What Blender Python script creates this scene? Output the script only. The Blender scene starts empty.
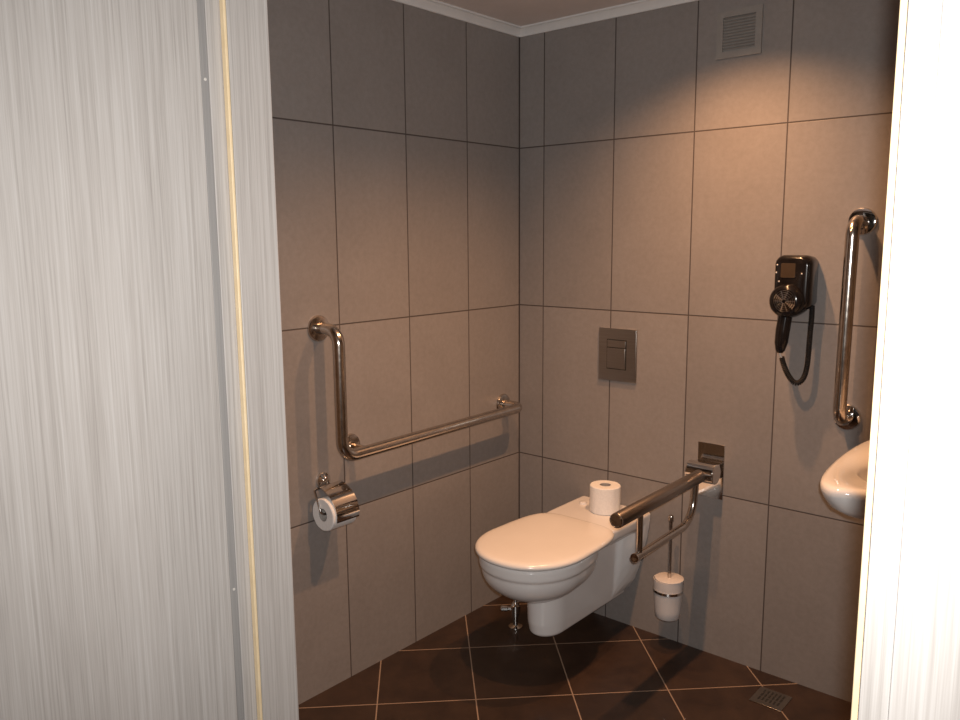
import bpy, bmesh, math, random
from mathutils import Vector, Matrix
random.seed(4)
PI = math.pi
COL = bpy.context.scene.collection

# ------------------------------------------------------------------ helpers
def link(o, parent=None):
    COL.objects.link(o)
    if parent is not None: o.parent = parent
    return o
def finish(name, bm, m, parent=None, smooth=True, angle=40, bevel=0, segs=2, loc=None):
    bmesh.ops.recalc_face_normals(bm, faces=bm.faces)
    me = bpy.data.meshes.new(name); bm.to_mesh(me); bm.free()
    if m is not None: me.materials.append(m)
    if smooth:
        for p in me.polygons: p.use_smooth = True
        try: me.set_sharp_from_angle(angle=math.radians(angle))
        except Exception: pass
    o = bpy.data.objects.new(name, me)
    if loc is not None: o.location = loc
    link(o, parent)
    if bevel:
        b = o.modifiers.new('bevel', 'BEVEL'); b.width = bevel; b.segments = segs; b.limit_method = 'ANGLE'; b.angle_limit = math.radians(35)
        b.harden_normals = False
    return o
def thing(name, label, cat, loc=(0,0,0), group=None):
    o = bpy.data.objects.new(name, None); o.empty_display_size = .05; o.location = loc; link(o)
    o['label'] = label; o['category'] = cat
    if group: o['group'] = group
    return o
def tag(o, label, cat, group=None):
    o['label'] = label; o['category'] = cat
    if group: o['group'] = group
    return o
def struct(o):
    o['kind'] = 'structure'; return o
def box(bm, x0, x1, y0, y1, z0, z1):
    vs = [bm.verts.new((x, y, z)) for x in (x0, x1) for y in (y0, y1) for z in (z0, z1)]
    for f in ((0,1,3,2),(4,6,7,5),(0,4,5,1),(2,3,7,6),(0,2,6,4),(1,5,7,3)):
        bm.faces.new([vs[i] for i in f])
def loft(bm, rings, cap0=True, cap1=True, closed=True):
    R = [[bm.verts.new(p) for p in r] for r in rings]
    n = len(R[0])
    for a, b in zip(R, R[1:]):
        for i in range(n if closed else n-1):
            j = (i+1) % n
            bm.faces.new((a[i], a[j], b[j], b[i]))
    if cap0: bm.faces.new(R[0][::-1])
    if cap1: bm.faces.new(R[-1])
    return R
def frame(d):
    d = Vector(d).normalized()
    u = d.orthogonal().normalized(); return u, d.cross(u).normalized()
def lathe(bm, prof, org=(0,0,0), axis=(0,0,1), n=40, cap0=True, cap1=True):
    """prof: list of (radius, height along axis)"""
    a = Vector(axis).normalized(); u, v = frame(a); o = Vector(org)
    rings = [[o + a*h + (u*math.cos(2*PI*i/n) + v*math.sin(2*PI*i/n))*max(r, 1e-4) for i in range(n)] for r, h in prof]
    loft(bm, rings, cap0, cap1)
def fillet(pts, r, n=8):
    pts = [Vector(p) for p in pts]; out = [pts[0]]
    rs = r if isinstance(r, (list, tuple)) else [r]*(len(pts)-2)
    for k in range(1, len(pts)-1):
        a, b, c = pts[k-1], pts[k], pts[k+1]
        d1 = (a-b).normalized(); d2 = (c-b).normalized()
        ang = d1.angle(d2); t = rs[k-1]/math.tan(ang/2)
        p1 = b + d1*t; p2 = b + d2*t
        cen = b + (d1+d2).normalized()*(rs[k-1]/math.sin(ang/2))
        v1 = p1-cen; v2 = p2-cen; w = v1.angle(v2)
        for i in range(n+1):
            s = i/n
            out.append(cen + (v1*math.sin((1-s)*w) + v2*math.sin(s*w))/math.sin(w))
    out.append(pts[-1]); return out
def sweep(bm, pts, r, n=20, caps=True):
    pts = [Vector(p) for p in pts]
    t0 = (pts[1]-pts[0]).normalized(); u = t0.orthogonal().normalized(); rings = []
    for i, p in enumerate(pts):
        if i == 0: t = t0
        elif i == len(pts)-1: t = (pts[-1]-pts[-2]).normalized()
        else: t = ((pts[i+1]-p).normalized() + (p-pts[i-1]).normalized()).normalized()
        u = (u - t*u.dot(t)).normalized(); v = t.cross(u)
        rr = r(i/(len(pts)-1)) if callable(r) else r
        rings.append([p + (u*math.cos(2*PI*k/n) + v*math.sin(2*PI*k/n))*rr for k in range(n)])
    loft(bm, rings, caps, caps)

# ------------------------------------------------------------------ materials
def mat(name, base=(.5,.5,.5), rough=.5, metal=0., coat=0., ior=1.5, spec=None):
    m = bpy.data.materials.new(name); m.use_nodes = True
    b = m.node_tree.nodes['Principled BSDF']
    b.inputs['Base Color'].default_value = (*base, 1); b.inputs['Roughness'].default_value = rough
    b.inputs['Metallic'].default_value = metal; b.inputs['Coat Weight'].default_value = coat
    b.inputs['IOR'].default_value = ior
    if spec is not None: b.inputs['Specular IOR Level'].default_value = spec
    return m
class NT:
    def __init__(s, m): s.t = m.node_tree; s.b = s.t.nodes['Principled BSDF']
    def new(s, ty, **k):
        n = s.t.nodes.new(ty)
        for a, v in k.items(): setattr(n, a, v)
        return n
    def l(s, a, b): s.t.links.new(a, b)
    def m(s, op, a, b=None, c=None):
        n = s.new('ShaderNodeMath', operation=op)
        for i, x in enumerate((a, b, c)):
            if x is None: continue
            if isinstance(x, (int, float)): n.inputs[i].default_value = x
            else: s.l(x, n.inputs[i])
        return n.outputs[0]
    def noise(s, vec, scale, detail=3, rough=.5, dist=0):
        n = s.new('ShaderNodeTexNoise'); n.inputs['Scale'].default_value = scale; n.inputs['Detail'].default_value = detail
        n.inputs['Roughness'].default_value = rough; n.inputs['Distortion'].default_value = dist
        s.l(vec, n.inputs['Vector']); return n.outputs['Fac']
    def ramp(s, fac, stops):
        n = s.new('ShaderNodeValToRGB'); e = n.color_ramp.elements
        while len(e) < len(stops): e.new(.5)
        for q, (p, c) in zip(e, stops): q.position = p; q.color = (*c, 1)
        s.l(fac, n.inputs[0]); return n.outputs[0]
    def mix(s, fac, a, b, blend='MIX'):
        n = s.new('ShaderNodeMix', data_type='RGBA', blend_type=blend)
        if isinstance(fac, (int, float)): n.inputs[0].default_value = fac
        else: s.l(fac, n.inputs[0])
        for i, x in ((6, a), (7, b)):
            if isinstance(x, tuple): n.inputs[i].default_value = (*x, 1)
            else: s.l(x, n.inputs[i])
        return n.outputs[2]
    def xyz(s):
        tc = s.new('ShaderNodeTexCoord'); sp = s.new('ShaderNodeSeparateXYZ'); s.l(tc.outputs['Object'], sp.inputs[0])
        return tc.outputs['Object'], sp.outputs
    def scaled(s, vec, sc):
        n = s.new('ShaderNodeMapping'); n.inputs['Scale'].default_value = sc; s.l(vec, n.inputs['Vector']); return n.outputs[0]
    def bump(s, h, strength, dist=.001):
        n = s.new('ShaderNodeBump'); n.inputs['Strength'].default_value = strength; n.inputs['Distance'].default_value = dist
        s.l(h, n.inputs['Height']); s.l(n.outputs[0], s.b.inputs['Normal'])

def line_dist(N, c, off, per):
    """distance from the nearest grid line (metres) and the cell number"""
    t = N.m('DIVIDE', N.m('SUBTRACT', c, off), per)
    f = N.m('ROUND', t)
    return N.m('MULTIPLY', N.m('ABSOLUTE', N.m('SUBTRACT', t, f)), per), N.m('FLOOR', t)

TW, Z1 = .3025, .5772
def wall_tiles(name, axis, off, sign=1, corner=True):
    m = mat(name, rough=.42); N = NT(m); vec, o = N.xyz()
    u = N.m('MULTIPLY', o[axis], sign)
    du, cu = line_dist(N, u, off, TW); dz, cz = line_dist(N, o[2], Z1, .6)
    d = N.m('MINIMUM', du, dz)
    if corner: d = N.m('MINIMUM', d, N.m('SUBTRACT', N.m('ABSOLUTE', u), .0015))
    wn = N.new('ShaderNodeTexWhiteNoise', noise_dimensions='2D'); cb = N.new('ShaderNodeCombineXYZ')
    N.l(cu, cb.inputs[0]); N.l(cz, cb.inputs[1]); N.l(cb.outputs[0], wn.inputs['Vector'])
    base = N.ramp(N.noise(vec, 5, 5, .6), [(.3, (.218,.198,.187)), (.7, (.266,.243,.231))])
    fine = N.noise(N.scaled(vec, (1,1,1)), 55, 4, .7)
    base = N.mix(.5, base, N.ramp(fine, [(.35, (.212,.193,.183)), (.65, (.268,.246,.234))]))
    tone = N.m('MULTIPLY_ADD', wn.outputs['Value'], .10, .95)
    cc = N.new('ShaderNodeCombineColor'); [N.l(tone, cc.inputs[i]) for i in range(3)]
    base = N.mix(1., base, cc.outputs[0], 'MULTIPLY')
    g = N.new('ShaderNodeMapRange'); g.inputs[1].default_value = .0012; g.inputs[2].default_value = .0030; g.inputs[3].default_value = 1; g.inputs[4].default_value = 0
    N.l(d, g.inputs[0])
    N.l(N.mix(g.outputs[0], base, (.06,.047,.042)), N.b.inputs['Base Color'])
    N.l(N.m('MULTIPLY_ADD', g.outputs[0], .4, .40), N.b.inputs['Roughness'])
    h = N.m('SUBTRACT', N.m('MULTIPLY', fine, .12), g.outputs[0])
    N.bump(h, .5, .0012)
    return m
M = {}
M['tile_back'] = wall_tiles('grey_tile_back', 0, .1168)
M['tile_left'] = wall_tiles('grey_tile_left', 1, .3014, -1)
M['tile_plain'] = wall_tiles('grey_tile_side', 0, .2, 1, False)
M['tile_right'] = wall_tiles('grey_tile_right', 1, .3014, -1, False)

def floor_mat():
    m = mat('dark_floor_tile', rough=.3); N = NT(m); vec, o = N.xyz()
    a = N.m('ADD', o[0], o[1]); b = N.m('SUBTRACT', o[0], o[1])
    da, ca = line_dist(N, a, .102, .438); db, cb_ = line_dist(N, b, .687, .459)
    d = N.m('MULTIPLY', N.m('MINIMUM', da, db), .7071)
    wn = N.new('ShaderNodeTexWhiteNoise', noise_dimensions='2D'); cb = N.new('ShaderNodeCombineXYZ')
    N.l(ca, cb.inputs[0]); N.l(cb_, cb.inputs[1]); N.l(cb.outputs[0], wn.inputs['Vector'])
    base = N.ramp(N.noise(vec, 9, 6, .65, .4), [(.3, (.024,.0135,.0095)), (.72, (.050,.029,.019))])
    tone = N.m('MULTIPLY_ADD', wn.outputs['Value'], .3, .85)
    cc = N.new('ShaderNodeCombineColor'); [N.l(tone, cc.inputs[i]) for i in range(3)]
    base = N.mix(1., base, cc.outputs[0], 'MULTIPLY')
    g = N.new('ShaderNodeMapRange'); g.inputs[1].default_value = .0013; g.inputs[2].default_value = .0026; g.inputs[3].default_value = 1; g.inputs[4].default_value = 0
    N.l(d, g.inputs[0])
    N.l(N.mix(g.outputs[0], base, (.33,.24,.18)), N.b.inputs['Base Color'])
    N.l(N.m('MULTIPLY_ADD', N.noise(vec, 30, 4), .15, .28), N.b.inputs['Roughness'])
    N.bump(N.m('SUBTRACT', N.m('MULTIPLY', N.noise(vec, 80, 3), .2), g.outputs[0]), .3, .001)
    return m
M['floor'] = floor_mat()

def laminate(name, k=1.):
    m = mat(name, rough=.5); N = NT(m); vec, o = N.xyz()
    v1 = N.scaled(vec, (240, 240, 2.2)); v2 = N.scaled(vec, (620, 620, 9)); v3 = N.scaled(vec, (22, 22, .55))
    n1 = N.noise(v1, 1, 3, .6, .25); n2 = N.noise(v2, 1, 2, .6); n3 = N.noise(v3, 1, 3, .5)
    f = N.m('ADD', N.m('MULTIPLY', n1, .5), N.m('ADD', N.m('MULTIPLY', n2, .28), N.m('MULTIPLY', n3, .22)))
    c = N.ramp(f, [(.34, (.315*k,.29*k,.27*k)), (.5, (.435*k,.408*k,.385*k)), (.64, (.51*k,.488*k,.468*k))])
    N.l(c, N.b.inputs['Base Color']); N.bump(f, .25, .0006)
    return m
M['laminate'] = laminate('pale_striped_laminate')
def mottled(name, a, b, rough, scale=20, metal=0., bump=0., coat=0.):
    m = mat(name, rough=rough, metal=metal, coat=coat); N = NT(m); vec, _ = N.xyz()
    f = N.noise(vec, scale, 4, .6)
    N.l(N.ramp(f, [(.3, a), (.7, b)]), N.b.inputs['Base Color'])
    if bump: N.bump(f, bump, .0008)
    return m
M['ceramic'] = mottled('white_ceramic', (.72,.70,.69), (.76,.745,.735), .12, 3, coat=.3)
M['plastic_white'] = mottled('white_seat_plastic', (.73,.70,.67), (.77,.74,.71), .2, 4)
M['paint'] = mottled('ceiling_paint', (.64,.585,.56), (.69,.63,.61), .85, 8, bump=.1)
M['trim'] = mottled('cornice_paint', (.66,.66,.66), (.72,.72,.71), .6, 12)
M['hall_paint'] = mottled('hall_paint', (.50,.46,.42), (.55,.51,.46), .8, 6)
M['paper'] = mottled('tissue_paper', (.74,.73,.72), (.82,.81,.80), .95, 160, bump=.4)
M['card'] = mottled('cardboard_core', (.30,.28,.26), (.38,.35,.32), .9, 60)
M['chrome'] = mottled('polished_chrome', (.70,.68,.66), (.76,.74,.72), .07, 30, metal=1)
def brushed(name, a, b, rough, sc=(6, 6, 400), an=0.):
    m = mat(name, rough=rough, metal=1); N = NT(m); vec, _ = N.xyz()
    f = N.noise(N.scaled(vec, sc), 1, 3, .6)
    N.l(N.ramp(f, [(.3, a), (.7, b)]), N.b.inputs['Base Color'])
    N.l(N.m('MULTIPLY_ADD', f, .12, rough-.06), N.b.inputs['Roughness']); return m
M['steel'] = brushed('polished_steel_tube', (.50,.45,.41), (.60,.55,.50), .2, (60, 60, 60))
M['steel_satin'] = brushed('satin_steel_tube', (.30,.26,.23), (.37,.32,.29), .34, (200, 6, 200))
M['plate'] = brushed('brushed_steel_plate', (.31,.285,.26), (.38,.35,.32), .30, (6, 6, 500))
M['aluminium'] = brushed('grey_seal_strip', (.25,.24,.235), (.30,.29,.28), .5, (300, 300, 4)); M['aluminium'].node_tree.nodes['Principled BSDF'].inputs['Metallic'].default_value = 0
M['black'] = mottled('black_gloss_plastic', (.006,.005,.005), (.012,.010,.010), .14, 30)
M['black_matt'] = mottled('black_rubber', (.010,.009,.009), (.018,.016,.015), .6, 60); M['black'].node_tree.nodes['Principled BSDF'].inputs['Specular IOR Level'].default_value = .35; M['black_matt'].node_tree.nodes['Principled BSDF'].inputs['Specular IOR Level'].default_value = .25
M['panel'] = mottled('smoked_panel', (.045,.030,.018), (.06,.04,.025), .25, 20)
M['dot'] = mottled('silver_marking', (.55,.52,.48), (.65,.62,.58), .35, 20)
M['grille'] = mottled('vent_plastic', (.245,.225,.21), (.28,.26,.24), .6, 40)
M['gasket'] = mottled('cream_rubber_seal', (.72,.56,.34), (.78,.62,.40), .55, 40)
M['dark'] = mottled('dark_cavity', (.01,.01,.01), (.02,.02,.02), .8, 30)
M['frost'] = mottled('frosted_glass', (.60,.56,.54), (.66,.62,.60), .45, 20)
M['bristle'] = mottled('brush_bristle', (.6,.6,.6), (.75,.75,.75), .9, 200)
M['silicone'] = mottled('dark_corner_joint', (.02,.016,.014), (.03,.024,.02), .6, 60)

# ------------------------------------------------------------------ room shell
RX, RY, CZ = 2.0, -1.715, 2.212          # right wall, front wall (room side), ceiling
SF = -1.819
FY = -1.791                               # door-stop face of the frame
XL, XR = .842, 1.7715                     # clear opening of the doorway
DH = 2.08
bm = bmesh.new(); box(bm, -.12, RX+.12, 0, .12, 0, CZ); struct(finish('wall_back', bm, M['tile_back'], smooth=False))
bm = bmesh.new(); box(bm, -.12, 0, SF+.004, 0, 0, CZ); struct(finish('wall_left', bm, M['tile_left'], smooth=False))
bm = bmesh.new(); box(bm, RX, RX+.12, SF+.004, 0, 0, CZ); struct(finish('wall_right', bm, M['tile_right'], smooth=False))
FW0, FW1 = XL-.036, XR+.036               # rough opening in the front wall
bm = bmesh.new()
box(bm, 0, FW0, SF+.004, RY, 0, CZ); box(bm, FW1, RX, SF+.004, RY, 0, CZ); box(bm, FW0, FW1, SF+.004, RY, DH+.036, CZ)
struct(finish('wall_front', bm, M['tile_plain'], smooth=False))
bm = bmesh.new(); box(bm, -.12, RX+.12, SF+.0042, .12, -.06, 0); struct(finish('floor', bm, M['floor'], smooth=False))
bm = bmesh.new(); box(bm, -.12, RX+.12, SF+.0042, .12, CZ, CZ+.06); struct(finish('ceiling', bm, M['paint'], smooth=False))
# cove cornice
def cornice(name, p0, p1, nrm):
    prof = [(0, 0), (.0, -.030), (.006, -.030), (.008, -.024), (.016, -.014), (.022, -.008), (.024, -.006), (.030, -.006), (.030, 0)]
    bm = bmesh.new(); n = Vector(nrm)
    loft(bm, [[Vector(p) + n*a + Vector((0,0,CZ+b)) for a, b in prof] for p in (p0, p1)])
    return struct(finish(name, bm, M['trim'], angle=50))
cornice('trim_1', (0,0,0), (RX,0,0), (0,-1,0)); cornice('trim_2', (0,RY,0), (0,0,0), (1,0,0))
cornice('trim_3', (RX,0,0), (RX,RY,0), (-1,0,0)); cornice('trim_4', (0,RY,0), (RX,RY,0), (0,1,0))

# door frame: jamb linings with a rebate, a cream seal on the stop, casing towards the hall
SF = -1.819                                # hall-side face of the frame
def prism(name, prof, z0, z1, m='laminate', parent=None, bev=.001):
    bm = bmesh.new(); loft(bm, [[(x, y, z) for x, y in prof] for z in (z0, z1)])
    return finish(name, bm, M[m], parent, bevel=bev)
def slab(x0, x1, y0, y1): return [(x0, y0), (x1, y0), (x1, y1), (x0, y1)]
JY = RY-.003
left = struct(prism('trim_5', [(XL-.036, SF), (XL-.012, SF), (XL-.012, FY), (XL, FY), (XL, JY), (XL-.036, JY)], 0, DH))
prism('seal', slab(XL-.0115, XL-.0008, FY-.0050, FY-.0002), 0, DH-.002, 'gasket', left, .0012)
prism('hinge_strip', slab(XL-.030, XL-.0135, SF-.0120, SF-.0003), 0, DH, 'aluminium', left, .0006)
for z in (1.68, .875):
    bm = bmesh.new(); lathe(bm, [(.0022, 0), (.0022, .0008), (.0012, .0012)], (XL-.0135, SF-.006, z), (1,0,0), 16)
    finish('screw', bm, M['dot'], left)
right = struct(prism('trim_6', [(XR+.036, SF), (XR+.012, SF), (XR+.012, FY), (XR, FY), (XR, JY), (XR+.036, JY)], 0, DH))
prism('seal', slab(XR+.0003, XR+.0115, FY-.0050, FY-.0002), 0, DH-.002, 'gasket', right, .0012)
rcas = struct(prism('trim_7', slab(XR+.0362, XR+.12, SF-.006, SF+.0035), 0, DH+.12))
lcas = struct(prism('trim_8', slab(XL-.12, XL-.0535, SF-.006, SF+.0035), 0, DH+.12))
head = struct(prism('trim_9', slab(XL, XR, FY, JY), DH, DH+.034))
hcas = struct(prism('trim_10', slab(XL-.036, XR+.036, SF-.006, SF+.0035), DH+.036, DH+.12))
# door leaf, swung fully out into the hall
LX, LY = XL-.0125, SF-.0127
dr = bpy.data.objects.new('door_1', None); dr.location = (LX, LY, 0); link(dr); struct(dr)
bm = bmesh.new(); box(bm, -.040, 0, -.905, 0, .006, DH-.004)
finish('leaf', bm, M['laminate'], dr, bevel=.001)
for sgn in (1, -1):
    bm = bmesh.new(); x = .0 if sgn > 0 else -.040
    lathe(bm, [(.026, 0), (.026, .006), (.023, .008)], (x, -.84, 1.02), (sgn,0,0), 32)
    sweep(bm, fillet([(x+sgn*.006, -.84, 1.02), (x+sgn*.05, -.84, 1.02), (x+sgn*.05, -.72, 1.02)], .014), .009, 16)
    finish('handle', bm, M['chrome'], dr)

# hall outside the doorway
bm = bmesh.new(); box(bm, -1.2, 3.6, -4.6, SF+.0042, -.06, 0); struct(finish('floor_hall', bm, M['floor'], smooth=False))
bm = bmesh.new(); box(bm, -1.2, 3.6, -4.6, SF+.0042, 2.6, 2.66); struct(finish('ceiling_hall', bm, M['hall_paint'], smooth=False))
bm = bmesh.new()
y = SF+.0042
box(bm, -1.2, -.12, y, y+.1, 0, 2.6); box(bm, RX+.12, 3.6, y, y+.1, 0, 2.6); box(bm, -.12, RX+.12, y, y+.1, CZ+.06, 2.6)
struct(finish('wall_hall_near', bm, M['hall_paint'], smooth=False))
bm = bmesh.new(); box(bm, -1.2, 3.6, -4.7, -4.6, 0, 2.6); struct(finish('wall_hall_far', bm, M['hall_paint'], smooth=False))
bm = bmesh.new(); box(bm, -1.3, -1.2, -4.7, y+.1, 0, 2.6); struct(finish('wall_hall_left', bm, M['hall_paint'], smooth=False))
bm = bmesh.new(); box(bm, 3.6, 3.7, -4.7, y+.1, 0, 2.6); struct(finish('wall_hall_right', bm, M['hall_paint'], smooth=False))

# ------------------------------------------------------------------ toilet
TX = .455
def outline(a, yc, bf, bb, ef=2.0, eb=3.0, n=72, ab=None):
    pts = []
    for i in range(n):
        t = 2*PI*i/n; c, s = math.cos(t), math.sin(t)
        e = ef if s < 0 else eb
        x = math.copysign(abs(c)**(2/e), c)*a
        y = math.copysign(abs(s)**(2/e), s)*(bf if s < 0 else bb)
        if y > 0 and ab is not None: x *= 1 + (ab/a-1)*(y/bb)**1.3
        pts.append((x, yc+y))
    return pts
wc = thing('toilet', 'white wall-hung toilet with its lid closed, in the tiled corner', 'toilet', (TX, 0, 0))
bm = bmesh.new()
lv = [(.437,.166,.186,.225),(.432,.173,.193,.23),(.405,.175,.194,.23),(.3985,.172,.191,.23),(.3965,.167,.186,.23)]
for i in range(1, 17):
    t = i/17.5; k = (1-t**2.1)**.62
    lv.append((.3965-.124*t**.92, .167*k+.001, .186*k+.001, .12+.11*k))
loft(bm, [[(x, y, z) for x, y in outline(a, -.495, bf, bb, 2.1, 3.2, ab=a*.86)] for z, a, bf, bb in lv][::-1])
# skirt box with rounded nose
sk = [(.131,.040,.056),(.134,.051,.070),(.143,.059,.081),(.18,.063,.089),(.42,.072,.094)]
rings = []
for z, a, rf in sk:
    r = []
    for i in range(25):
        t = PI + PI*i/24; r.append((.005+math.cos(t)*a, -.424 + math.sin(t)*rf, z))
    r += [(a+.005, -.03, z), (-a+.005, -.03, z)]
    rings.append(r)
loft(bm, rings)
# deck behind the seat
dk = [(.400,.128),(.425,.146),(.452,.149),(.459,.146),(.462,.138)]
rings = []
for z, a in dk:
    rings.append([(-a, -.002, z), (-a*.99, -.12, z), (-a*.98, -.23, z), (-a*.92, -.285, z), (-a*.7, -.30, z), (a*.7, -.30, z), (a*.92, -.285, z), (a*.98, -.23, z), (a*.99, -.12, z), (a, -.002, z)])
loft(bm, rings)
# flare against the wall
def wring(y, s, zb):
    P = [(.148,.455),(.147,.42),(.138,.36),(.124,.30),(.108,.24),(.090,.19),(.068,.155)]
    w = .067
    q = [(w+(x-w)*s if x > w else x, max(z, zb)) for x, z in P]
    return [(x, y, z) for x, z in q] + [(-x, y, z) for x, z in q[::-1]]
loft(bm, [wring(-.001, 1, .145), wring(-.035, .98, .145), wring(-.07, .80, .145), wring(-.105, .42, .145), wring(-.122, .0, .145)])
o = finish('bowl', bm, M['ceramic'], wc)
r_ = o.modifiers.new('remesh', 'REMESH'); r_.mode = 'VOXEL'; r_.voxel_size = .0042; r_.use_smooth_shade = True
s_ = o.modifiers.new('smooth', 'SMOOTH'); s_.factor = .5; s_.iterations = 5
# seat ring under the lid, and the lid
bm = bmesh.new()
loft(bm, [[(x, y, z) for x, y in outline(a, -.495, bf, .235, 2.1, 3.4, 96, ab=a*.88)] for z, a, bf in [(.4375,.170,.190),(.440,.174,.194),(.4435,.174,.194)]])
finish('seat', bm, M['plastic_white'], wc)
bm = bmesh.new()
L = [(.4440,.178,.199,.252),(.4450,.1825,.2045,.256),(.4490,.185,.207,.258),(.4550,.1845,.2065,.258),(.4600,.181,.203,.255),(.4632,.174,.196,.25),(.4650,.160,.182,.24),(.4662,.135,.155,.21),(.467,.09,.10,.15),(.4672,.03,.03,.05)]
loft(bm, [[(x, y, z) for x, y in outline(a, -.495, bf, bb*1.035, 2.12, 5.0, 96, ab=a*.94)] for z, a, bf, bb in L])
finish('lid', bm, M['plastic_white'], wc, angle=60)
for s in (-1, 1):
    bm = bmesh.new(); lathe(bm, [(.014, .4600), (.014, .467), (.012, .470), (.006, .4712)], (s*.088, -.085, 0), (0,0,1), 28)
    finish('hinge_cap', bm, M['ceramic'], wc)

def roll(name, label, loc, axis, r, w, group=None):
    t = thing(name, label, 'toilet paper', loc)
    a = Vector(axis); prof = []
    bm = bmesh.new(); u, v = frame(a); n = 48
    P = [(.0205, 0), (r-.003, 0), (r, .003), (r, w-.003), (r-.003, w), (.0205, w)]
    rings = [[a*h + (u*math.cos(2*PI*i/n) + v*math.sin(2*PI*i/n))*(q+(.0004*math.sin(5*i) if q > .03 else 0)) for i in range(n)] for q, h in P]
    loft(bm, rings + [rings[0]], False, False); bmesh.ops.remove_doubles(bm, verts=bm.verts, dist=1e-6)
    finish('paper', bm, M['paper'], t)
    bm = bmesh.new(); P = [(.0190, .001), (.0204, .001), (.0204, w-.001), (.0190, w-.001)]
    rings = [[a*h + (u*math.cos(2*PI*i/n) + v*math.sin(2*PI*i/n))*q for i in range(n)] for q, h in P]
    loft(bm, rings + [rings[0]], False, False); bmesh.ops.remove_doubles(bm, verts=bm.verts, dist=1e-6)
    finish('core', bm, M['card'], t)
    return t
roll('toilet_paper_roll', 'white paper roll standing upright on the back shelf of the toilet', (.471, -.101, .4622), (0,0,1), .055, .098)

# ------------------------------------------------------------------ chrome valve standing below the bowl
av = thing('angle_valve', 'small chrome valve and pipe on the floor behind the toilet bowl', 'valve', (.205, -.285, 0))
bm = bmesh.new(); lathe(bm, [(.026,.0005),(.026,.004),(.016,.008),(.010,.010),(.010,.050)], (0,0,0), (0,0,1), 28); finish('floor_pipe', bm, M['chrome'], av)
bm = bmesh.new(); lathe(bm, [(.011,.045),(.015,.047),(.015,.056),(.018,.058),(.018,.086),(.014,.090),(.011,.098)], (0,0,0), (0,0,1), 24); finish('valve_body', bm, M['chrome'], av)
bm = bmesh.new(); lathe(bm, [(.008,.015),(.008,.028),(.011,.030),(.011,.052),(.008,.055)], (0,0,.072), (-.8,-.6,0), 16); finish('handle', bm, M['chrome'], av)
bm = bmesh.new(); sweep(bm, fillet([(0,0,.096),(0,0,.17),(.10,.04,.20)], .02), .0065, 16); finish('hose', bm, M['chrome'], av)

# ------------------------------------------------------------------ grab bars
def flange(bm, org, axis, r=.040):
    lathe(bm, [(r,0),(r,.004),(r-.003,.0085),(r-.010,.0105),(.0185,.0115),(.0165,.014)], org, axis, 40)
gb = thing('grab_bar', 'long L-shaped steel grab bar on the left wall beside the toilet', 'grab bar', (0, -.990, .785))
ox = .095
bm = bmesh.new()
P = fillet([(.004, 0, .388), (ox, 0, .388), (ox, 0, 0), (ox, .884, .010), (.004, .884, .010)], [.045, .052, .040], 12)
sweep(bm, P, .0185, 28); finish('tube', bm, M['steel'], gb)
for z, dy in ((.388, 0), (.010, .884)):
    bm = bmesh.new(); flange(bm, (0, dy, z), (1,0,0)); finish('wall_flange', bm, M['steel'], gb)
bm = bmesh.new(); flange(bm, (0, .108, 0), (1,0,0)); finish('wall_flange', bm, M['steel'], gb)
bm = bmesh.new(); sweep(bm, [(.004, .108, 0), (ox, .108, 0)], .0125, 24); finish('wall_stub', bm, M['steel'], gb)

gv = thing('grab_bar', 'upright steel grab bar on the back wall above the washbasin', 'grab bar', (1.247, 0, .902))
bm = bmesh.new()
sweep(bm, fillet([(.008,-.004,.578), (.006,-.080,.578), (0,-.080,0), (0,-.004,0)], .042, 12), .0185, 28); finish('tube', bm, M['steel'], gv)
for z in (.578, 0):
    bm = bmesh.new(); flange(bm, (.008*z/.578,0,z), (0,-1,0)); finish('wall_flange', bm, M['chrome'], gv)

# fold-down support rail
fr = thing('fold_down_rail', 'lowered steel support rail sticking out of the wall right of the toilet', 'support rail', (.8225, 0, .5625))
bm = bmesh.new(); box(bm, -.047, .047, -.004, 0, 0, .188); finish('wall_plate', bm, M['chrome'], fr, bevel=.0008)
zr = .095
bm = bmesh.new(); lathe(bm, [(.030,-.053),(.034,-.049),(.034,.045),(.030,.048)], (0, -.058, zr+.006), (1,0,0), 40); box(bm, -.045, .040, -.056, -.0042, zr-.020, zr+.032)
finish('hinge_block', bm, M['chrome'], fr, bevel=.002)
ad = Vector((0, -1, -.014)).normalized()
bm = bmesh.new(); lathe(bm, [(.019,.078),(.0222,.083),(.0222,.606),(.0212,.608)], (0,0,zr), ad, 40); finish('arm', bm, M['steel_satin'], fr)
bm = bmesh.new(); lathe(bm, [(.0212,.6082),(.0212,.6115),(.0180,.6125),(.0172,.6108),(.012,.6108),(.004,.6115)], (0,0,zr), ad, 40); finish('end_cap', bm, M['chrome'], fr)
zl = -.052
bm = bmesh.new(); sweep(bm, fillet([(0,-.116,zr-.012), (0,-.128,zl+.002), (0,-.500,zl-.006)], .085, 16), .0125, 24); finish('lower_tube', bm, M['steel'], fr)
bm = bmesh.new(); lathe(bm, [(.0135,.4985),(.0135,.503),(.010,.5035),(.004,.5015)], (0,0,zl-.006), (0,-1,0), 28); finish('tube_plug', bm, M['chrome'], fr)
bm = bmesh.new(); sweep(bm, [(0,-.474,zl), (0,-.474,zr-.022)], .0090, 20); finish('strut', bm, M['steel'], fr)

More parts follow.
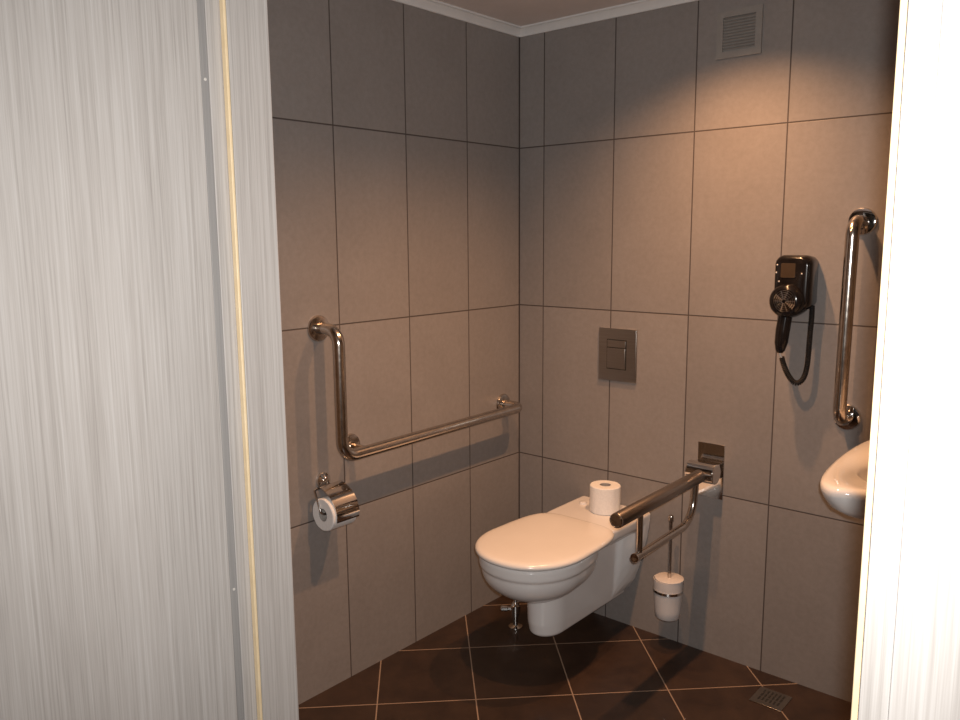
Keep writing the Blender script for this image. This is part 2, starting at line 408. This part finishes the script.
# ------------------------------------------------------------------ paper holder on the left wall
ph = thing('toilet_paper_holder', 'chrome covered paper holder on the left wall below the L-shaped bar', 'toilet paper holder', (0, -.995, .700))
bm = bmesh.new(); lathe(bm, [(.025,0),(.025,.005),(.022,.012),(.012,.018),(.009,.022)], (0,0,0), (1,0,0), 32)
finish('rosette', bm, M['chrome'], ph)
bm = bmesh.new()
sweep(bm, fillet([(.010,0,0),(.022,.0,-.004),(.028,.006,-.0135)], .004), .006, 16)
finish('arm', bm, M['chrome'], ph)
bm = bmesh.new()
sweep(bm, fillet([(.028,-.043,-.0135),(.028,-.0535,-.0165),(.062,-.056,-.086),(.062,.047,-.086)], [.003,.012], 6), .0035, 12)
finish('roll_rod', bm, M['chrome'], ph)
# curved cover over the roll
bm = bmesh.new(); prof = []
cx, cz = .062, -.086
key = [(.026,-.010),(.034,-.007),(.060,-.014),(.088,-.030),(.108,-.054),(.117,-.080),(.1165,-.098),(.115,-.104)]
for i in range(len(key)-1):
    p0 = key[max(i-1,0)]; p1 = key[i]; p2 = key[i+1]; p3 = key[min(i+2,len(key)-1)]
    for k in range(6):
        t = k/6; prof.append(tuple(.5*((2*p1[j])+(-p0[j]+p2[j])*t+(2*p0[j]-5*p1[j]+4*p2[j]-p3[j])*t*t+(-p0[j]+3*p1[j]-3*p2[j]+p3[j])*t**3) for j in (0,1)))
prof.append(key[-1])
outer = prof; inner = [(x-.0012*(1 if x > cx else .3), z-.0012) for x, z in prof][::-1]
ring = outer+inner
loft(bm, [[(x, yv, z) for x, z in ring] for yv in (-.042, .046)])
finish('cover', bm, M['chrome'], ph)
bm = bmesh.new(); lathe(bm, [(.0045,-.044),(.0045,.048)], (.028, 0, -.0135), (0,1,0), 16); finish('cover_hinge', bm, M['chrome'], ph)
roll('toilet_paper_roll', 'white paper roll hanging under the chrome cover on the left wall', (.062, -1.047, .613), (0,1,0), .051, .095)

# ------------------------------------------------------------------ flush plate
fp = thing('flush_plate', 'square-cornered brushed steel flush plate on the wall above the toilet', 'flush plate', (.4535, 0, .923))
bm = bmesh.new(); box(bm, -.0775, .0775, -.009, 0, 0, .190); finish('plate', bm, M['plate'], fp, bevel=.002, segs=3)
bm = bmesh.new(); box(bm, -.0425, .0385, -.0100, -.0088, .0425, .1515); finish('button_gap', bm, M['dark'], fp, bevel=.0004)
bm = bmesh.new(); box(bm, -.0395, .0355, -.0135, -.0096, .046, .1205); finish('large_button', bm, M['plate'], fp, bevel=.0015, segs=3)
bm = bmesh.new(); box(bm, -.0395, .0355, -.0125, -.0096, .1225, .1485); finish('small_button', bm, M['plate'], fp, bevel=.0015, segs=3)

# ------------------------------------------------------------------ ventilation grille
vg = thing('ventilation_grille', 'square pale slatted ventilation grille high on the back wall', 'vent', (.8625, 0, 1.990))
bm = bmesh.new()
W = .072; H = .142
for b in ((-W,W,0,.020),(-W,W,H-.020,H),(-W,-W+.020,.020,H-.020),(W-.020,W,.020,H-.020)):
    box(bm, b[0], b[1], -.008, 0, b[2], b[3])
finish('frame', bm, M['grille'], vg, smooth=False)
bm = bmesh.new(); box(bm, -W+.0205, W-.0205, -.0015, -.0004, .0205, H-.0205); finish('backing', bm, M['grille'], vg, smooth=False)
bm = bmesh.new()
for i in range(11):
    z = .0245+i*.0089
    loft(bm, [[(x, -.0018, z+.0055), (x, -.0070, z), (x, -.0080, z+.0012), (x, -.0026, z+.0068)] for x in (-W+.0202, W-.0202)])
finish('slats', bm, M['grille'], vg, smooth=False)

# ------------------------------------------------------------------ hair dryer
hd = thing('hair_dryer', 'black wall-mounted hair dryer with coiled cord on the back wall', 'hair dryer', (1.091, 0, 1.197))
def rr(w, h, r, cxx, czz, y, n=8):
    pts = []
    for sx, sz, a0 in ((1,1,0),(-1,1,90),(-1,-1,180),(1,-1,270)):
        for i in range(n+1):
            a = math.radians(a0+90*i/n); pts.append((cxx+sx*(w-r)+math.cos(a)*r, y, czz+sz*(h-r)+math.sin(a)*r))
    return pts
bm = bmesh.new()
S = [(-.0005,.048,.072,.016),(-.022,.052,.078,.020),(-.060,.055,.082,.026),(-.076,.054,.081,.027),(-.086,.050,.077,.026),(-.090,.044,.071,.022)]
loft(bm, [rr(w, h, r, 0, .105, y) for y, w, h, r in S]); finish('housing', bm, M['black'], hd, angle=50)
bm = bmesh.new(); loft(bm, [rr(.0215, .0215, .004, -.010, .142, y) for y in (-.0895, -.0915)]); finish('socket_panel', bm, M['panel'], hd)
for x, z in ((-.043,.158),(-.045,.135),(-.036,.109),(.030,.133)):
    bm = bmesh.new(); lathe(bm, [(.0026,0),(.0026,.001),(.0016,.0018)], (x,-.0888,z), (0,-1,0), 16); finish('button', bm, M['dot'], hd)
# docked dryer: rear intake drum, body, handle
bm = bmesh.new()
c0 = (-.009, 0, .052)
lathe(bm, [(.050,.030),(.0525,.060),(.052,.088),(.048,.104),(.041,.112),(.033,.114),(.033,.110)], c0, (0,-1,0), 44); finish('dryer_body', bm, M['black'], hd, angle=60)
bm = bmesh.new()
for rr_ in (.031, .025, .019, .013, .007):
    n = 40; rings = []
    for i in range(n):
        a = 2*PI*i/n; c = Vector((c0[0]+math.cos(a)*rr_, -.1135-.004*(1-rr_/.031), c0[2]+math.sin(a)*rr_)); d = Vector((math.cos(a), 0, math.sin(a)))
        rings.append([c + d*(math.cos(t)*.0011) + Vector((0,-1,0))*(math.sin(t)*.0011) for t in (0, PI/2, PI, 3*PI/2)])
    loft(bm, rings+[rings[0]], False, False)
for i in range(10):
    a = 2*PI*i/10
    sweep(bm, [(c0[0]+math.cos(a)*r, -.1135-.004*(1-r/.031), c0[2]+math.sin(a)*r) for r in (.032, .006)], .0009, 6)
bmesh.ops.remove_doubles(bm, verts=bm.verts, dist=1e-6)
finish('intake_grille', bm, M['chrome'], hd)
bm = bmesh.new()
def hr(z, w, d, yc, xc):
    return [(xc+math.cos(2*PI*i/24)*w, yc+math.sin(2*PI*i/24)*d, z) for i in range(24)]
loft(bm, [hr(.020,.022,.020,-.080,-.014), hr(.0,.0205,.019,-.082,-.015), hr(-.035,.021,.019,-.086,-.018), hr(-.074,.0195,.017,-.089,-.020), hr(-.098,.014,.012,-.090,-.0215), hr(-.106,.008,.008,-.090,-.022)])
finish('handle', bm, M['black'], hd, angle=60)
bm = bmesh.new(); sweep(bm, [(-.022,-.090,-.104), (-.022,-.088,-.114), (-.018,-.084,-.122)], .0022, 12); finish('strain_relief', bm, M['dot'], hd)
# coil: helix around a hanging loop
def bez(ps, n):
    out = []
    for (p0, p1, p2, p3) in ps:
        for i in range(n):
            t = i/n; out.append(Vector(p0)*(1-t)**3 + Vector(p1)*3*t*(1-t)**2 + Vector(p2)*3*t*t*(1-t) + Vector(p3)*t**3)
    out.append(Vector(ps[-1][3])); return out
path = bez([((-.018,-.084,-.120), (-.008,-.080,-.165), (.012,-.070,-.200), (.024,-.062,-.198)), ((.024,-.062,-.198), (.052,-.050,-.192), (.046,-.045,-.120), (.048,-.045,-.070)), ((.048,-.045,-.070), (.049,-.045,-.02), (.052,-.045,.0), (.050,-.045,.035))], 60)
# resample evenly
acc = [0]
for a, b in zip(path, path[1:]): acc.append(acc[-1]+(b-a).length)
T = acc[-1]; turns = int(T/.0052); n = turns*12; hel = []; k = 0; ref = Vector((0,1,0))
for i in range(n+1):
    s = T*i/n
    while k < len(acc)-2 and acc[k+1] < s: k += 1
    f = (s-acc[k])/(acc[k+1]-acc[k]); p = path[k].lerp(path[k+1], f); t = (path[k+1]-path[k]).normalized()
    u = (ref - t*ref.dot(t)).normalized(); v = t.cross(u); a = 2*PI*turns*i/n
    hel.append(p + (u*math.cos(a)+v*math.sin(a))*.0062)
bm = bmesh.new(); sweep(bm, hel, .0024, 6); finish('coiled_cord', bm, M['black_matt'], hd, angle=80)

# ------------------------------------------------------------------ washbasin
wb = thing('washbasin', 'white wall-hung washbasin cut off by the right door frame', 'washbasin', (1.62, 0, .70))
Bz = .160
def basin(s, depth, z, e=1.0):
    """half-width and front scaled outline: pointed corners, curved front"""
    pts = []
    W_ = .304*s; D_ = depth
    ctrl = [(-W_*.94, 0), (-W_*.99, -D_*.2), (-W_*1.0, -D_*.41), (-W_*.978, -D_*.63), (-W_*.935, -D_*.82), (-W_*.88, -D_*.925), (-W_*.79, -D_*.985), (-W_*.68, -D_*1.0), (-W_*.5, -D_*.97), (-W_*.25, -D_*.935), (0, -D_*.925)]
    full = ctrl + [(-x, y) for x, y in ctrl[:-1][::-1]]
    # Catmull-Rom through the points
    out = []
    for i in range(len(full)-1):
        p0 = full[max(i-1,0)]; p1 = full[i]; p2 = full[i+1]; p3 = full[min(i+2,len(full)-1)]
        for k in range(5):
            t = k/5
            out.append(tuple(.5*((2*p1[j])+(-p0[j]+p2[j])*t+(2*p0[j]-5*p1[j]+4*p2[j]-p3[j])*t*t+(-p0[j]+3*p1[j]-3*p2[j]+p3[j])*t**3) for j in (0,1)))
    out.append(full[-1])
    return [(x, min(y, 0), z) for x, y in out]
bm = bmesh.new()
rings = [basin(.40,.36,Bz-.118), basin(.60,.43,Bz-.112), basin(.78,.50,Bz-.097), basin(.89,.55,Bz-.077), basin(.95,.577,Bz-.060), basin(.982,.590,Bz-.040), basin(.997,.599,Bz-.024), basin(1.0,.600,Bz-.012), basin(.992,.596,Bz-.004), basin(.965,.583,Bz)]
def bowl_ring(rx, ry, z):
    n = len(rings[0]); pts = []
    for (x, y, _) in rings[-1]:
        a = math.atan2(y+.34, x); pts.append((math.cos(a)*rx, -.365+math.sin(a)*ry, z))
    return pts
rings += [bowl_ring(.238,.188,Bz-.005), bowl_ring(.229,.180,Bz-.018), bowl_ring(.214,.166,Bz-.055), bowl_ring(.17,.12,Bz-.085), bowl_ring(.10,.07,Bz-.105), bowl_ring(.02,.02,Bz-.110)]
loft(bm, rings); finish('basin', bm, M['ceramic'], wb, angle=70)
bm = bmesh.new(); lathe(bm, [(.022,Bz-.110),(.022,Bz-.1065),(.012,Bz-.106),(.004,Bz-.108)], (0,-.365,0), (0,0,1), 28); finish('waste', bm, M['chrome'], wb)
bm = bmesh.new(); lathe(bm, [(.024,Bz-.001),(.024,Bz+.03),(.020,Bz+.09),(.018,Bz+.11)], (0,-.075,0), (0,0,1), 28)
sweep(bm, fillet([(0,-.075,Bz+.07),(0,-.19,Bz+.105),(0,-.20,Bz+.085)], .012), .012, 20)
sweep(bm, [(0,-.075,Bz+.11),(0,-.11,Bz+.17)], .007, 16)
finish('tap', bm, M['chrome'], wb)

# ------------------------------------------------------------------ toilet brush
bh = thing('toilet_brush_holder', 'white wall-mounted cup with a chrome ring, right of the toilet', 'toilet brush holder', (.720, 0, .126))
cy = -.082
bm = bmesh.new()
lathe(bm, [(.020,0),(.038,.001),(.0425,.006),(.0445,.03),(.0485,.09),(.0505,.138),(.0505,.142),(.0485,.142),(.046,.09),(.042,.03),(.036,.010),(.004,.008)], (0,cy,0), (0,0,1), 44)
finish('cup', bm, M['frost'], bh, angle=60)
bm = bmesh.new()
n = 44; R_ = [(.0492,.097),(.0515,.097),(.0520,.1065),(.0500,.1065)]
rings = [[(math.cos(2*PI*i/n)*r, cy+math.sin(2*PI*i/n)*r, z) for i in range(n)] for r, z in R_]
loft(bm, rings+[rings[0]], False, False); bmesh.ops.remove_doubles(bm, verts=bm.verts, dist=1e-6)
finish('ring', bm, M['chrome'], bh)
bm = bmesh.new(); box(bm, -.006, .006, cy+.051, 0, .098, .1055); lathe(bm, [(.020,0),(.020,.006),(.016,.009)], (.0,0,.102), (0,-1,0), 28)
finish('wall_bracket', bm, M['chrome'], bh)
tb = thing('toilet_brush', 'toilet brush with a slim chrome stick standing in the white cup', 'toilet brush', (.723, cy, .268))
bm = bmesh.new(); lathe(bm, [(.0062,.0045),(.0065,.205),(.0090,.207),(.0092,.224),(.0068,.229)], (0,0,.0), (0,0,1), 20); finish('stick', bm, M['steel'], tb)
bm = bmesh.new(); lathe(bm, [(.049,.0005),(.049,.003),(.047,.0045),(.004,.005)], (0,0,0), (0,0,1), 36)
finish('lid', bm, M['frost'], tb)
bm = bmesh.new()
lathe(bm, [(.008,.0),(.026,-.012),(.031,-.05),(.029,-.085),(.012,-.105)], (0,0,0), (0,0,1), 24); finish('bristle_head', bm, M['bristle'], tb)

# ------------------------------------------------------------------ floor drain
fd = thing('floor_drain', 'small square steel floor drain at the foot of the back wall', 'floor drain', (1.114, -.142, 0))
bm = bmesh.new(); box(bm, -.050, .050, -.050, .050, .0003, .0022); finish('grate', bm, M['plate'], fd, bevel=.0006)
bm = bmesh.new()
for j, yy in enumerate((-.018, .006, .028)):
    for i in range(6):
        x = -.030+i*.012
        box(bm, x-.0028, x+.0028, yy-.009, yy+.009, .0023, .0028)
finish('slots', bm, M['dark'], fd, smooth=False)

# ------------------------------------------------------------------ ceiling downlights (lamps of the room)
warm = (1.0, .52, .25)
LAMPS = [(.90, -.40), (.90, -.99)]
em = bpy.data.materials.new('lamp_glass'); em.use_nodes = True
b = em.node_tree.nodes['Principled BSDF']; b.inputs['Base Color'].default_value = (.9,.8,.6,1); b.inputs['Emission Color'].default_value = (1,.55,.22,1); b.inputs['Emission Strength'].default_value = 6
names = ['ceiling downlight nearer the back wall, round with a chrome rim', 'ceiling downlight nearer the doorway, round with a chrome rim']
for (x, yv), lb in zip(LAMPS, names):
    t = thing('downlight', lb, 'ceiling light', (x, yv, CZ), 'downlights in the ceiling')
    bm = bmesh.new(); n = 40; R_ = [(.032,-.0005),(.045,-.0005),(.045,-.003),(.042,-.006),(.034,-.006)]
    rings = [[(math.cos(2*PI*i/n)*r, math.sin(2*PI*i/n)*r, z) for i in range(n)] for r, z in R_]
    loft(bm, rings+[rings[0]], False, False); bmesh.ops.remove_doubles(bm, verts=bm.verts, dist=1e-6)
    finish('rim', bm, M['chrome'], t)
    bm = bmesh.new(); lathe(bm, [(.031,-.0008),(.031,-.003),(.020,-.0055),(.004,-.0065)], (0,0,0), (0,0,1), 32); finish('lamp_glass', bm, em, t)
    ld = bpy.data.lights.new('downlight_beam', 'SPOT'); ld.energy = 66; ld.color = warm; ld.shadow_soft_size = .018
    ld.spot_size = math.radians(132); ld.spot_blend = 1.0
    lo = bpy.data.objects.new('downlight_beam', ld); lo.location = (x, yv, CZ-.03); link(lo)

# ------------------------------------------------------------------ camera and its flash
cam = bpy.data.cameras.new('camera'); cam.lens = 804.783/960*36; cam.sensor_width = 36; cam.sensor_fit = 'HORIZONTAL'; cam.clip_start = .02
co = bpy.data.objects.new('camera', cam); co.location = (1.95337, -2.50687, 1.44622); co.rotation_euler = (1.41791, .0067969, .7101106); link(co)
bpy.context.scene.camera = co
fl = bpy.data.lights.new('camera_flash', 'SPOT'); fl.energy = 100; fl.color = (1, .97, .94); fl.shadow_soft_size = .012; fl.spot_size = math.radians(112); fl.spot_blend = 1.0
fo = bpy.data.objects.new('camera_flash', fl)
Rm = co.rotation_euler.to_matrix()
fo.location = Vector(co.location) + Rm @ Vector((.018, .035, 0)); fo.rotation_euler = co.rotation_euler; link(fo)

w = bpy.data.worlds.new('world'); bpy.context.scene.world = w; w.use_nodes = True
w.node_tree.nodes['Background'].inputs[0].default_value = (.8,.7,.6,1); w.node_tree.nodes['Background'].inputs[1].default_value = .02
sc = bpy.context.scene
sc.view_settings.view_transform = 'Standard'; sc.view_settings.look = 'None'; sc.view_settings.gamma = 1; sc.view_settings.exposure = 0; sc.view_settings.use_curve_mapping = False
